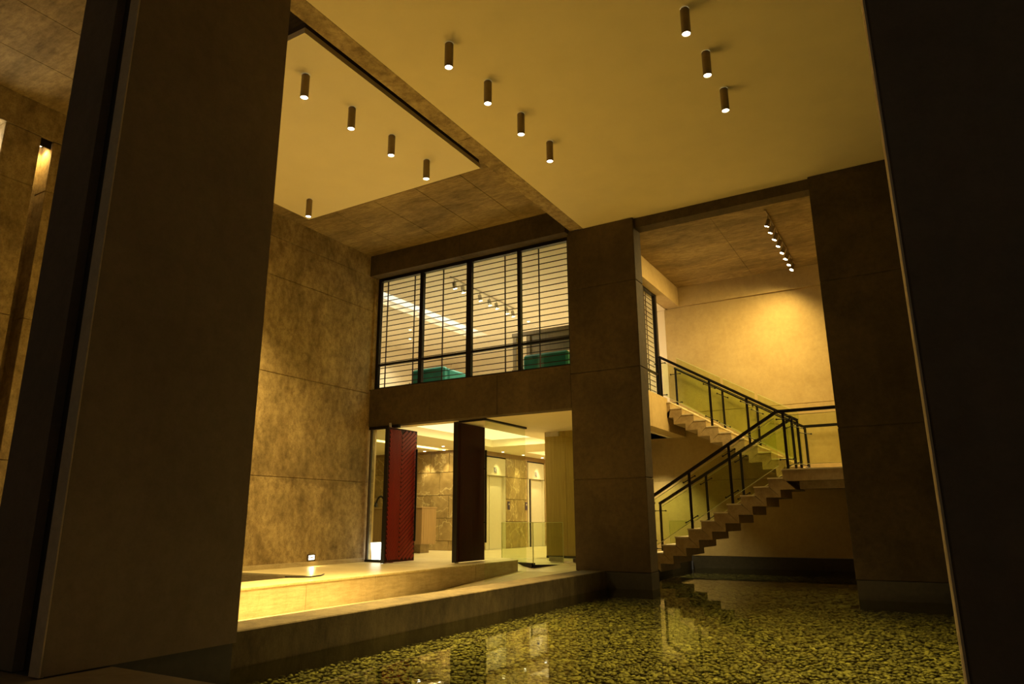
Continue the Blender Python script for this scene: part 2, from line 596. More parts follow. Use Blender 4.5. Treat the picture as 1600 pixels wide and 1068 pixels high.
# back wall: beam above the window, spandrel below it
p = empty('wall_back', (-9.6, 14.1, 3.41), 'concrete spandrel band between the entrance opening and the window', 'wall', kind=ST)
for x0, x1 in ((-12.6, -10.6), (-10.6, -8.6), (-8.6, -6.65)):
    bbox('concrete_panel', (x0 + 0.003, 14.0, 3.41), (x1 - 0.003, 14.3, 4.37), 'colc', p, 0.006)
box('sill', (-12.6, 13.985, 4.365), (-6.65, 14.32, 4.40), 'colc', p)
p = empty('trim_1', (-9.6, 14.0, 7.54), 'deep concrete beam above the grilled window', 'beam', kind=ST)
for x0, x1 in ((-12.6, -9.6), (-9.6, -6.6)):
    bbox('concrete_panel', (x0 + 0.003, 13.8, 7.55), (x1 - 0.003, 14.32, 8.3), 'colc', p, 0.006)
box('left_jamb', (-12.6, 13.99, 4.40), (-12.53, 14.3, 7.55), 'wallc', p)

# curb between walkway and pool
p = empty('pool_curb', (-6.22, 9.2, -0.6), 'low weathered concrete curb along the pool in front of the entrance', 'curb', kind=ST)
for y0, y1 in ((3.4, 13.98),):
    bbox('curb_block', (-6.5, y0 + 0.002, -0.6), (-5.95, y1 - 0.002, -0.02), 'curbc', p, 0.012)

# walkway and ramp behind the curb
vv = []
yy = [(3.4, -0.47), (12.98, -0.47), (16.42, -0.27), (17.4, 0.0), (17.62, 0.0)]
for y, z in yy:
    vv += [(-9.45, y, z), (-6.5, y, z)]
ff = [(2 * i, 2 * i + 1, 2 * i + 3, 2 * i + 2) for i in range(len(yy) - 1)]
tag(mesh('floor_walkway', vv, ff, 'floor'), 'pale stone walkway ramping up behind the curb into the lobby', 'floor', kind=ST)

# stone platform
p = empty('stone_platform', (-11.0, 9.0, -0.6), 'raised pale stone platform stepping up to the entrance doors', 'platform', kind=ST)
PJ = [0.5, 3.9, 5.6, 7.36, 9.13, 10.9, 12.66, 14.43, 16.42]
for a, b in zip(PJ[:-1], PJ[1:]):
    bbox('facing_slab', (-9.5, a + 0.003, -0.6), (-9.45, b - 0.003, -0.035), 'stone', p, 0.004)
    bbox('coping_slab', (-10.37, a + 0.003, -0.035), (-9.44, b - 0.003, 0.0), 'floor', p, 0.004)
boxes('body', [((-12.6, 10.09, -0.6), (-9.5, 16.42, -0.035)), ((-10.37, 0.5, -0.6), (-9.5, 10.09, -0.035))], 'stone', p)
box('pit_bed', (-12.6, 0.5, -0.6), (-10.37, 10.09, -0.32), 'plinth', p)
for a, b in ((10.09, 12.66), (12.66, 14.43), (14.43, 16.42)):
    box('paving_slab', (-12.6, a + 0.002, -0.035), (-10.373, b - 0.002, 0.0), 'floor', p)
tag(tubes('loose_cable', [((-10.45, 9.55, 0.012), (-10.2, 9.62, 0.012), 0.012), ((-10.2, 9.62, 0.012), (-10.03, 9.78, 0.012), 0.012), ((-10.03, 9.78, 0.012), (-10.1, 10.1, 0.012), 0.012), ((-10.1, 10.1, 0.012), (-10.22, 10.3, 0.02), 0.012)], 'black'),
    'thin black cable lying loose on the stone platform', 'cable')

# lobby shell
vv = [(-19, 16.42, 0), (-11.4, 16.42, 0), (-9.45, 16.42, -0.27), (-9.45, 17.4, 0), (-11.4, 17.4, 0), (-19, 17.4, 0), (-19, 28, 0), (-9.2, 28, 0), (-9.2, 17.4, 0)]
tag(mesh('floor', vv, [(0, 1, 4, 5), (1, 2, 3, 4), (5, 4, 3, 8, 7, 6)], 'floor'), 'polished pale stone lobby floor beyond the entrance doors', 'floor', kind=ST)
tag(box('floor_lobby_left', (-19, 14.3, -0.1), (-12.6, 16.42, 0.0), 'floor'), 'strip of lobby floor behind the concrete wall', 'floor', kind=ST)
cx0, cx1, cy0, cy1 = -12.62, -10.12, 14.6, 20.25
LC = empty('ceiling_lobby', (-11, 18, 3.41), 'pale lobby ceiling with long recessed light coves', 'ceiling', kind=ST)
for a, b in (((-19, 14.3), (-14.78, 20.4)), ((-14.78, 14.3), (-14.38, 15.0)), ((-14.38, 14.3), (cx0, 20.4)), ((cx0, 14.3), (cx1, cy0)), ((cx0, cy1), (cx1, 22.62)),
             ((cx1, 14.3), (-6.7, 28)), ((-14.2, 20.4), (cx0, 28)), ((cx0, 26.2), (cx1, 28)), ((-14.78, 20.2), (-14.38, 20.4))):
    box('ceiling_board', (*a, 3.41), (*b, 3.43), 'plasterw', LC)
for x0, x1, y0, y1, h in ((cx0, cx1, cy0, cy1, 0.22), (cx0, cx1, 22.62, 26.2, 0.22), (-14.78, -14.38, 15.0, 20.2, 0.12)):
    boxes('cove_side', [((x0 - 0.02, y0, 3.43), (x0, y1, 3.43 + h)), ((x1, y0, 3.43), (x1 + 0.02, y1, 3.43 + h)),
                        ((x0, y0 - 0.02, 3.43), (x1, y0, 3.43 + h)), ((x0, y1, 3.43), (x1, y1 + 0.02, 3.43 + h))], 'plasterw', LC)
    box('light_diffuser', (x0 - 0.02, y0 - 0.02, 3.43 + h), (x1 + 0.02, y1 + 0.02, 3.45 + h), 'cove', LC)
area('cove_lamp', (-11.3, 17.9, 3.6), 1.3, 4.0, P_LOBBY, LOBBYC, LC)
area('cove_lamp', (-11.37, 24.4, 3.6), 1.3, 2.6, P_LOBBY * 0.6, LOBBYC, LC)
area('cove_lamp', (-14.58, 17.6, 3.5), 0.36, 5.0, P_LOBBY * 0.3, LOBBYC, LC)
tag(box('wall_lobby_left', (-19.2, 14.3, 0), (-19, 20.4, 3.5), 'plasterw'), 'cream end wall of the lobby behind the reception counter', 'wall', kind=ST)
tag(box('wall_lobby_end', (-14, 28, -0.1), (-6.7, 28.2, 3.5), 'plasterw'), 'cream wall at the far end of the lift lobby', 'wall', kind=ST)
tag(box('wall_lobby_right', (-9.25, 17.8, -0.1), (-9.1, 28, 3.41), 'plasterw'), 'cream side wall opposite the lifts', 'wall', kind=ST)
tag(box('wall_partition', (-6.7, 14.45, -0.6), (-6.5, 17.6, 3.41), 'smoothc'), 'concrete return wall behind the entrance column', 'wall', kind=ST)

# marble wall, tile by tile
p = empty('wall_marble', (-15.2, 20.45, 0), 'brown veined marble tile wall at the back of the reception', 'wall', kind=ST)
box('backing', (-19, 20.425, 0), (-13.5, 20.6, 3.45), 'grout', p)
rows = [0.0, 0.32, 1.08, 1.86, 2.65, 3.33]
for i, (a, b) in enumerate(zip(rows[:-1], rows[1:])):
    x = -19.0 + (0.04 if i % 2 else 0.44) - 0.81
    while x < -13.5:
        x0, x1 = max(x, -19), min(x + 0.81, -13.5)
        if x1 - x0 > 0.05:
            box('marble_tile', (x0 + 0.009, 20.4, a + 0.009), (x1 - 0.009, 20.43, b - 0.009), 'marb', p)
        x += 0.81
box('shadow_gap', (-19, 20.41, 3.335), (-13.5, 20.43, 3.41), 'desk', p)

# lift wall (faces the lobby): marble piers and two lifts
p = empty('wall_lift', (-13.65, 24, 0), 'brown marble piers between the two lift doors', 'wall', kind=ST)
for y0, y1 in ((20.45, 21.2), (22.6, 24.24), (25.65, 27.9)):
    box('backing', (-13.8, y0, 0), (-13.53, y1, 3.41), 'grout', p)
    for i, (a, b) in enumerate(zip([0, 0.95, 1.75, 2.55], [0.95, 1.75, 2.55, 3.25])):
        ym = y0 + (y1 - y0) * (0.38 if i % 2 else 0.62)
        for c, d in ((y0, ym), (ym, y1)):
            box('marble_tile', (-13.53, c + 0.009, a + 0.009), (-13.5, d - 0.009, b - 0.009), 'marb', p)
box('shadow_gap', (-13.6, 20.45, 3.25), (-13.52, 27.9, 3.41), 'desk', p)


def lift(y0, y1, label, open_gap):
    e = empty('lift', (-13.65, (y0 + y1) / 2, 0), label, 'lift', 'lifts in the lobby')
    h = bbox('header_panel', (-13.75, y0 + 0.01, 2.56), (-13.47, y1 - 0.03, 3.2), 'cream', e, 0.02)
    s = box('floor_display', (-13.468, y0 + 0.48, 2.66), (-13.455, y0 + 0.72, 2.86), 'cream', h)
    yc = y0 + 0.6
    box('display_screen', (-13.456, yc - 0.085, 2.68), (-13.450, yc + 0.085, 2.845), 'navy', h)
    boxes('display_mark', [((-13.450, yc - 0.05, 2.715), (-13.446, yc + 0.05, 2.735)), ((-13.450, yc - 0.05, 2.755), (-13.446, yc + 0.02, 2.775)),
                           ((-13.450, yc - 0.05, 2.795), (-13.446, yc + 0.05, 2.815))], 'cream', h)['kind'] = 'stuff'
    bbox('jamb', (-13.75, y0 + 0.01, 0), (-13.49, y0 + 0.10, 2.55), 'cream', e, 0.008)
    if open_gap:
        box('dark_edge', (-13.75, y0 + 0.10, 0), (-13.495, y0 + 0.24, 2.55), 'black', e)
        box('steel_edge', (-13.75, y0 + 0.24, 0), (-13.50, y0 + 0.29, 2.55), 'steel', e)
    bbox('jamb', (-13.75, y1 - 0.05, 0), (-13.49, y1 - 0.01, 2.55), 'cream', e, 0.008)
    ym = y0 + (0.42 if not open_gap else 0.36)
    box('door_leaf', (-13.68, y0 + (0.10 if not open_gap else 0.30), 0.01), (-13.62, ym - 0.005, 2.55), 'cream', e)
    box('door_leaf', (-13.66, ym + 0.005, 0.01), (-13.60, y1 - 0.05, 2.55), 'cream', e)
    box('threshold', (-13.75, y0 + 0.1, 0.0), (-13.5, y1 - 0.05, 0.008), 'steel', e)


lift(21.2, 22.58, 'cream lift doorway just right of the dark pivot door', False)
lift(24.26, 25.63, 'second cream lift doorway with a dark steel edge, right of the marble pier', True)
for y, lab in ((22.78, 'dark lift call plate on the left edge of the marble pier'), (24.1, 'dark lift call plate on the right edge of the marble pier')):
    e = empty('call_plate', (-13.49, y, 1.4), lab, 'button panel', 'lift call plates')
    bbox('plate', (-13.5, y - 0.07, 1.37), (-13.475, y + 0.07, 1.67), 'purple', e, 0.004)
    tubes('button', [((-13.478, y, 1.57), (-13.465, y, 1.57), 0.028)], 'cream', e)
    tubes('button', [((-13.478, y, 1.47), (-13.465, y, 1.47), 0.022)], 'navy', e)

# tan veneer walls inside the entrance
p = empty('wall_veneer', (-8.0, 17.7, 0), 'tan wood veneer wall behind the tall glass door', 'wall', kind=ST)
for i in range(4):
    bbox('veneer_panel', (-9.23 + i * 0.645 + 0.003, 17.6, 0.06), (-9.23 + (i + 1) * 0.645 - 0.003, 17.8, 3.41), 'tan', p, 0.003)
box('skirting', (-9.23, 17.59, -0.05), (-6.65, 17.8, 0.06), 'darkedge', p)
p = empty('wall_veneer_left', (-13.1, 14.6, 0), 'tan veneer lining just inside the left glass sidelight', 'wall', kind=ST)
bbox('veneer_panel', (-13.4, 14.3, 0.06), (-12.9, 14.70, 3.41), 'tan', p, 0.004)
box('skirting', (-13.4, 14.3, 0.0), (-12.88, 14.71, 0.06), 'stone', p)

# upper floor slab and its edge above the stair hall
p = empty('floor_upper', (-10, 18, 3.43), 'concrete edge of the upper floor slab beside the stairs', 'floor', kind=ST)
box('slab', (-17, 14.3, 3.75), (-6.6, 21.0, 4.24), 'smoothc', p)
box('bounce_sheet', (-17, 14.3, 4.24), (-6.6, 21.0, 4.25), 'roomp', p)  # unseen pale sheet added to bounce less yellow light onto the ceiling
box('bounce_sheet', (-17, 21.0, 4.24), (-6.6, 24.0, 4.25), 'roomp', p)
box('slab', (-17, 21.0, 3.75), (-6.6, 24.0, 4.24), 'smoothc', p)
for y0, y1 in ((14.46, 18.0), (18.0, 21.0)):
    bbox('edge_panel', (-6.6, y0 + 0.002, 3.41), (-6.17, y1 - 0.002, 4.25), 'smoothc', p, 0.005)
box('soffit_board', (-9.1, 17.8, 3.41), (-6.6, 21.0, 3.43), 'plasterw', p)

# stair bay: far wall, beams, soffit, hall floor
p = empty('wall_far', (-3, 21.1, -0.04), 'smooth lit concrete wall behind the staircase with a horizontal joint', 'wall', kind=ST)
zz = [-0.04, 2.1, 4.14, 7.52]
for a, b in zip(zz[:-1], zz[1:]):
    bbox('concrete_lift', (-9.1 if b < 4 else -6.6, 21.0, a + 0.005), (0.9, 21.2, b - 0.005), 'smoothc', p, 0.008)
box('core', (-9.1, 21.03, -0.04), (0.9, 21.25, 7.6), 'smoothc', p)
box('plinth', (-6.2, 20.97, -0.6), (0.9, 21.1, -0.045), 'plinth', p)
tag(box('trim_2', (-6.5, 20.93, 7.52), (0.9, 21.2, 8.2), 'smoothc'), 'concrete beam along the top of the wall behind the stairs', 'beam', kind=ST)
tag(box('trim_3', (-6.55, 14.46, 7.52), (-6.1, 20.93, 8.2), 'smoothc'), 'concrete beam above the narrow side window by the stairs', 'beam', kind=ST)
tag(box('trim_4', (-5.0, 14.1, 7.40), (-1.3, 14.42, 8.2), 'colc'), 'shallow concrete lintel between the two far columns', 'beam', kind=ST)
p = empty('ceiling_stair', (-2.7, 17.7, ZS), 'rough board-marked concrete soffit above the staircase', 'ceiling', kind=ST)
soffit(p, -6.1, 0.9, 14.42, 20.93, ZS, 'slabc', 2.34, 1.63)
tag(box('wall_stair_right', (0.6, 14.45, -0.6), (0.9, 21.0, 8.2), 'smoothc'), 'concrete side wall at the landing end of the staircase', 'wall', kind=ST)
tag(box('floor_stair_base', (-9.1, 17.8, -0.6), (-6.25, 21.0, -0.04), 'plinth'), 'dark base under the floor at the foot of the stairs', 'floor', kind=ST)
tag(box('floor_stair_hall', (-9.1, 17.8, -0.04), (-6.24, 21.0, 0.0), 'floor'), 'pale stone floor at the foot of the stairs', 'floor', kind=ST)
tag(box('wall_partition_front', (-6.5, 14.45, -0.6), (-6.24, 17.8, 0.0), 'plinth'), 'dark pool edge behind the column', 'wall', kind=ST)

# upper room shell
p = empty('ceiling_upper', (-11.5, 19, 7.5), 'cream ceiling of the upper room seen through the grilled window', 'ceiling', kind=ST)
for a, b in (((-17, 14.32), (-13.85, 24)), ((-13.85, 14.32), (-13.05, 14.9)), ((-13.85, 20.6), (-13.05, 24)), ((-13.05, 14.32), (-6.55, 24))):
    box('ceiling_board', (*a, 7.5), (*b, 7.52), 'roomp', p)
boxes('cove_side', [((-13.87, 14.9, 7.52), (-13.85, 20.6, 7.7)), ((-13.05, 14.9, 7.52), (-13.03, 20.6, 7.7)), ((-13.85, 14.88, 7.52), (-13.05, 14.9, 7.7)), ((-13.85, 20.6, 7.52), (-13.05, 20.62, 7.7))], 'roomp', p)
box('light_diffuser', (-13.87, 14.88, 7.7), (-13.03, 20.62, 7.72), 'rcove', p)
area('cove_lamp', (-13.45, 17.75, 7.64), 0.7, 5.5, 16.0, ROOMC, p)
tag(box('wall_upper_left', (-17.2, 14.3, 4.25), (-17, 24, 7.6), 'roomp'), 'cream left wall of the upper room', 'wall', kind=ST)
p = empty('wall_upper_back', (-11, 24.1, 4.25), 'back wall of the upper room, cream with brown panelling at right', 'wall', kind=ST)
box('plaster_wall', (-17, 24, 4.25), (-6.5, 24.2, 7.6), 'roomp', p)
for i in range(4):
    bbox('wood_panel', (-14.0 + i * 0.75, 23.94, 4.25), (-13.26 + i * 0.75, 24.0, 6.9), 'roomwood', p, 0.005)
tag(box('wall_upper_right', (-6.6, 21.2, 4.25), (-6.5, 24, 7.6), 'roomp'), 'cream right wall of the upper room beyond the stair head', 'wall', kind=ST)
tag(box('wall_upper_return', (-9.6, 21.0, 4.25), (-6.6, 21.2, 7.6), 'roomp'), 'brightly lit cream wall just inside the stair head opening', 'wall', kind=ST)

# ================================================================== WINDOWS
w = empty('window_1', (-9.6, 14.15, 4.40), 'wide black framed window with fine horizontal grille bars above the entrance', 'window', kind=ST)
Y0, Y1 = 14.10, 14.20
box('frame_top', (-12.55, Y0, 7.46), (-6.65, Y1, 7.58), 'black', w)
box('frame_bottom', (-12.55, Y0, 4.38), (-6.65, Y1, 4.455), 'black', w)
box('frame_side', (-12.55, Y0, 4.40), (-12.44, Y1, 7.5), 'black', w)
box('frame_side', (-6.71, Y0, 4.40), (-6.65, Y1, 7.5), 'black', w)
for x0, x1 in ((-11.08, -10.97), (-9.58, -9.43), (-8.075, -7.99)):
    box('mullion', (x0, Y0, 4.45), (x1, Y1, 7.47), 'black', w)
for x0, x1 in ((-12.44, -11.08), (-10.97, -9.58), (-9.43, -8.075), (-7.99, -6.71)):
    box('transom', (x0, Y0 + 0.02, 5.05), (x1, Y1 - 0.02, 5.11), 'black', w)
    box('pane', (x0, 14.165, 5.11), (x1, 14.172, 7.46), 'glass', w)
    box('pane', (x0, 14.165, 4.455), (x1, 14.172, 5.05), 'glass', w)
z = 7.345
while z > 4.5:
    box('grille_bar', (-12.44, 14.205, z - 0.009), (-6.71, 14.223, z + 0.009), 'bar', w)
    z -= 0.146
for x in (-12.28, -11.34, -10.39, -8.49, -7.53):
    box('grille_rod', (x - 0.013, 14.205, 4.455), (x + 0.013, 14.228, 7.46), 'bar', w)

w = empty('window_2', (-6.4, 17.0, 4.40), 'narrow view of the black framed side window beside the stair head', 'window', kind=ST)
box('frame_top', (-6.45, 14.46, 7.46), (-6.35, 19.5, 7.56), 'black', w)
box('frame_bottom', (-6.45, 14.46, 4.38), (-6.35, 19.5, 4.46), 'black', w)
box('sill', (-6.58, 14.46, 4.25), (-6.2, 19.5, 4.38), 'smoothc', w)
for y0, y1 in ((14.46, 14.55), (15.75, 15.85), (17.0, 17.12), (18.3, 18.4), (19.36, 19.5)):
    box('mullion', (-6.45, y0, 4.46), (-6.35, y1, 7.46), 'black', w)
for y0, y1 in ((14.55, 15.75), (15.85, 17.0), (17.12, 18.3), (18.4, 19.36)):
    box('transom', (-6.43, y0, 5.05), (-6.37, y1, 5.11), 'black', w)
    box('pane', (-6.404, y0, 5.11), (-6.398, y1, 7.46), 'glass', w)
    box('pane', (-6.404, y0, 4.46), (-6.398, y1, 5.05), 'glass', w)
z = 7.345
while z > 4.5:
    box('grille_bar', (-6.475, 14.55, z - 0.009), (-6.457, 19.36, z + 0.009), 'bar', w)
    z -= 0.146
for y in (15.2, 16.4, 17.7, 18.85):
    box('grille_rod', (-6.478, y - 0.013, 4.46), (-6.455, y + 0.013, 7.46), 'bar', w)

# ================================================================== STAIRCASE
RISE = 0.193
st = empty('staircase', (-3.0, 19.2, -0.02), 'folded travertine staircase rising over the pool to a landing and back', 'staircase')
N1 = lambda k: -2.92 - 0.332 * (11 - k)
DX = DZ = 0.25


def step(poly, cap, y0, y1):
    s = prism_y('step', poly, y0, y1, 'stair', st)
    box('tread', (cap[0], y0 - 0.015, cap[2]), (cap[1], y1 + 0.005, cap[2] + 0.03), 'tread', s)


for k in range(1, 11):
    xa, xb, zl, zh = N1(k), N1(k + 1), RISE * (k - 1) - 0.012, RISE * k - 0.03
    if k == 1:
        zl = -0.012
    poly = [(xa, zl), (xa, zh), (xb, zh), (xb + DX, zh - DZ), (xa + DX, zh - DZ), (xa + DX, zl - DZ)]
    if k < 10:
        poly = [(xa, zl), (xa, zh), (xb, zh), (xb + DX, zh + 0.018 - DZ), (xa + DX, zh + 0.018 - DZ), (xa + DX, zl - DZ)]
    step(poly, (xa - 0.015, xb - 0.001, zh), 17.5, 19.1)
ZLD = 2.123
box('landing', (-2.92, 17.5, ZLD - 0.28), (0.597, 20.97, ZLD - 0.03), 'stair', st)
box('landing_top', (-2.935, 17.485, ZLD - 0.03), (0.597, 20.97, ZLD), 'tread', st)
box('landing_beam', (-2.60, 17.75, ZLD - 0.46), (0.597, 18.05, ZLD - 0.28), 'stair', st)
N2 = lambda j: -2.79 - 0.328 * (j - 1)
for j in range(1, 12):
    xa, xb = N2(j), N2(j + 1)
    zl, zh = ZLD + RISE * (j - 1) - 0.012, ZLD + RISE * j - 0.03
    if j == 11:
        xb = -6.17
    poly = [(xa, zl), (xa, zh), (xb, zh), (xb - DX, zh + 0.018 - DZ), (xa - DX, zh + 0.018 - DZ), (xa - DX, zl - DZ)]
    if j == 11:
        poly = [(xa, zl), (xa, zh), (xb, zh), (xb, zl - DZ), (xa - 0.05, zl - DZ)]
    poly = poly[::-1]
    step(poly, (xb + 0.001, xa + 0.015, zh), 19.3, 20.97)


def rail(label, Y, pts, posts, glass, raise_top=-0.10, gmat='gglass'):
    """pts: handrail polyline (x, z); posts: (x, base z); glass: (x0, x1)"""
    zr = lambda x: float(np.interp(x, *zip(*sorted(pts))))
    e = empty('stair_railing', (sum(q[0] for q in pts) / len(pts), Y, min(b for _, b in posts)), label, 'railing')
    for (xa, za), (xb, zb) in zip(pts[:-1], pts[1:]):
        bars('handrail', [((xa, Y, za), (xb, Y, zb), 0.055, 0.075)], 'black', e)
    for x, b in posts:
        q = boxes('post', [((x - 0.032, Y - 0.012, b), (x + 0.032, Y + 0.012, zr(x) - 0.02))], 'black', e)
        for f in (0.16, 0.86):
            zc = b + (zr(x) - b) * f
            sl = (zr(x + 0.13) - zr(x - 0.13)) if pts[0][0] < x - 0.13 else 0.0
            tubes('glass_clamp', [((x - 0.14, Y - 0.02, zc - sl / 2), (x + 0.14, Y - 0.02, zc + sl / 2), 0.012, 6),
                                  ((x - 0.15, Y - 0.035, zc - sl / 2), (x - 0.15, Y + 0.005, zc - sl / 2), 0.022, 8),
                                  ((x + 0.15, Y - 0.035, zc + sl / 2), (x + 0.15, Y + 0.005, zc + sl / 2), 0.022, 8)], 'black', q)
    for x0, x1, b0, b1 in glass:
        poly = [(x0, b0), (x1, b1), (x1, zr(x1) + raise_top), (x0, zr(x0) + raise_top)]
        g = prism_y('glass_panel', poly, Y + 0.022, Y + 0.03, gmat, e)
        bars('glass_edge', [((x0, Y + 0.026, b0), (x1, Y + 0.026, b1), 0.012, 0.012)], 'gedge', g)
        bars('glass_edge', [((x0, Y + 0.026, zr(x0) + raise_top), (x1, Y + 0.026, zr(x1) + raise_top), 0.012, 0.012)], 'gedge', g)
    return e


def n1z(x):      # nosing line of the lower flight
    return ZLD + (x + 2.92) * RISE / 0.332


def n2z(x):
    return ZLD + RISE - (x + 2.79) * RISE / 0.328


def tr1(x):      # tread height of the lower flight under x
    k = 11 - math.ceil((-2.92 - x) / 0.332)
    return RISE * min(max(k, 0), 11) if x < -2.92 else ZLD


def tr2(x):
    j = math.floor((-2.79 - x) / 0.328) + 1
    return ZLD + RISE * min(max(j, 0), 11) if x < -2.79 else ZLD


GB = 0.10
pr = [(-6.45, 1.365), (-2.92, 3.476), (0.55, 3.485)]
g1 = lambda xs: [(a + 0.04, b - 0.04, n1z(a) + GB, n1z(b) + GB) for a, b in zip(xs[:-1], xs[1:])]
rail('black handrail with green glass on the pool side of the lower stair flight and landing', 17.53, pr,
     [(x, tr1(x)) for x in (-6.22, -5.135, -4.113)] + [(-2.78, ZLD), (-1.2, ZLD)],
     g1([-6.3, -5.135, -4.113, -2.95]) + [(-2.74, -1.24, ZLD + GB, ZLD + GB), (-1.16, 0.5, ZLD + GB, ZLD + GB)])
pr = [(-6.47, 1.405), (-2.80, 3.50)]
rail('black handrail on the inner side of the lower stair flight', 19.06, pr,
     [(x, tr1(x)) for x in (-6.44, -5.13, -4.175)] + [(-2.83, ZLD)], g1([-6.44, -5.13, -4.175, -2.9]))
g2 = lambda xs: [(a + 0.04, b - 0.04, n2z(a) + GB, n2z(b) + GB) for a, b in zip(xs[:-1], xs[1:])]
pr = [(-6.33, 5.60), (-2.72, 3.46)]
rail('black handrail on the near side of the upper stair flight', 19.35, pr,
     [(x, tr2(x)) for x in (-6.30, -4.927, -3.96)] + [(-2.74, ZLD)], g2([-6.30, -4.927, -3.96, -2.80]))
pr = [(-6.33, 5.53), (-2.80, 3.465), (0.55, 3.47)]
rail('black handrail on the wall side of the upper stair flight and landing', 20.80, pr,
     [(x, tr2(x)) for x in (-6.30, -4.927, -3.98)] + [(-2.76, ZLD), (-1.3, ZLD)],
     g2([-6.30, -4.927, -3.98, -2.85]), 0.36)
# glass guard behind the foot of the stairs
e = empty('glass_guard', (-6.2, 20.0, 0), 'square green glass guard panel behind the lowest stair treads', 'glass panel')
bbox('glass_panel', (-6.52, 20.0, 0.0), (-5.92, 20.012, 0.95), 'gglass', e, 0.002)
box('glass_edge', (-6.53, 19.998, 0.0), (-6.52, 20.014, 0.95), 'gedge', e)
box('glass_edge', (-6.53, 19.998, 0.95), (-5.92, 20.014, 0.96), 'gedge', e)
box('floor_channel', (-6.53, 19.98, 0.0), (-6.25, 20.03, 0.04), 'black', e)

# ================================================================== LAMPS
def cylinder_lamp(x, y, z, label, group, power, cone):
    e = empty('cylinder_downlight', (x, y, z - 0.39), label, 'ceiling lamp', group)
    v, f = tubev((x, y, z - 0.39), (x, y, z - 0.012), 0.062, 20, cap=False)
    k = len(v)
    vi, fi = tubev((x, y, z - 0.39), (x, y, z - 0.365), 0.054, 20, cap=False)
    f = f + [tuple(i + k for i in q[::-1]) for q in fi]
    f += [(i, (i + 1) % 20, (i + 1) % 20 + k, i + k) for i in range(20)]
    mesh('shell', v + vi, f, 'bronze', e)
    tubes('ceiling_plate', [((x, y, z - 0.014), (x, y, z), 0.052, 20)], 'darkedge', e)
    tubes('lens', [((x, y, z - 0.378), (x, y, z - 0.366), 0.054, 20)], 'lens', e)
    spot('lamp', (x, y, z - 0.395), power, WARM, cone, 1.0, 0.05, e)


ordn = ['nearest', 'second', 'third', 'farthest']
for i, y in enumerate((6.5, 7.52, 8.53, 9.55)):
    cylinder_lamp(-7.43, y, ZC, 'cylinder downlight on the suspended panel, %s of the row beside the beam' % ordn[i], 'downlights on the suspended panel', P_CYL_HALL * (1.0, 1.5, 2.0, 2.3)[i], 60)
    if i > 1:
        cylinder_lamp(-10.58, y + 0.06, ZC, 'cylinder downlight on the suspended panel beside the concrete wall, %s' % ('half hidden by the near pillar' if i == 2 else 'at the far corner'), 'downlights on the suspended panel', P_CYL_HALL * 0.8, 98)
for i, y in enumerate((7.03, 8.07, 9.11, 10.16)):
    cylinder_lamp(-5.12, y, ZC, 'cylinder downlight on the plaster ceiling, %s of the row just right of the beam' % ordn[i], 'downlights on the plaster ceiling', P_CYL_POOL * 0.9, 46)
    cylinder_lamp(-2.0, y, ZC, 'cylinder downlight on the plaster ceiling, %s of the row towards the right pillar' % ordn[i], 'downlights on the plaster ceiling', P_CYL_POOL * 11.0, 64)


def track(x, y0, y1, z, heads, label, power, mats, lean, drop):
    e = empty('track_light', (x, (y0 + y1) / 2, z - 0.25), label, 'track light')
    box('track', (x - 0.02, y0, z - 0.035), (x + 0.02, y1, z), mats, e)
    for i, y in enumerate(heads):
        s = 1 if i % 2 else -1
        a = Vector((x, y, z - 0.035))
        b = a + Vector((0, 0, -drop * 0.45))
        d = Vector((lean[0], 0.15 - 0.06 * i if lean[2] else lean[1], -1)).normalized()
        h = tubes('lamp_head', [(a, b, 0.012, 8), (b - d * 0.05, b + d * 0.13, 0.055, 14)], mats, e)
        tubes('lens', [(b + d * 0.131, b + d * 0.137, 0.050, 14)], 'thead', h)
        spot('lamp', b + d * 0.16, power, WARM if power == P_TRACK else ROOMC, 165, 1.0, 0.04, h, d)


track(-2.52, 16.3, 20.35, ZS, [16.65, 17.12, 17.64, 18.16, 18.72, 19.25, 19.78, 20.25],
      'track with eight lit spotlights on the soffit above the staircase', P_TRACK, 'bronze', (-0.45, 0.55, True), 0.3)
track(-10.6, 14.8, 18.3, 7.5, [15.0, 15.42, 16.3, 16.82, 17.22, 17.83, 18.2], 'pale spotlight track on the ceiling of the upper room', P_ROOM * 0.2, 'steel', (0.1, 0.25, False), 0.3)


def downlight(x, y, z, label, group, power, col, cone=70):
    e = empty('recessed_downlight', (x, y, z - 0.012), label, 'downlight', group)
    v, f = tubev((x, y, z - 0.012), (x, y, z), 0.06, 16, cap=False)
    tubes('rim', [((x, y, z - 0.01), (x, y, z), 0.062, 16)], 'cream', e)
    tubes('lens', [((x, y, z - 0.014), (x, y, z - 0.009), 0.045, 16)], 'dl', e)
    spot('lamp', (x, y, z - 0.03), power, col, cone, 0.8, 0.03, e)


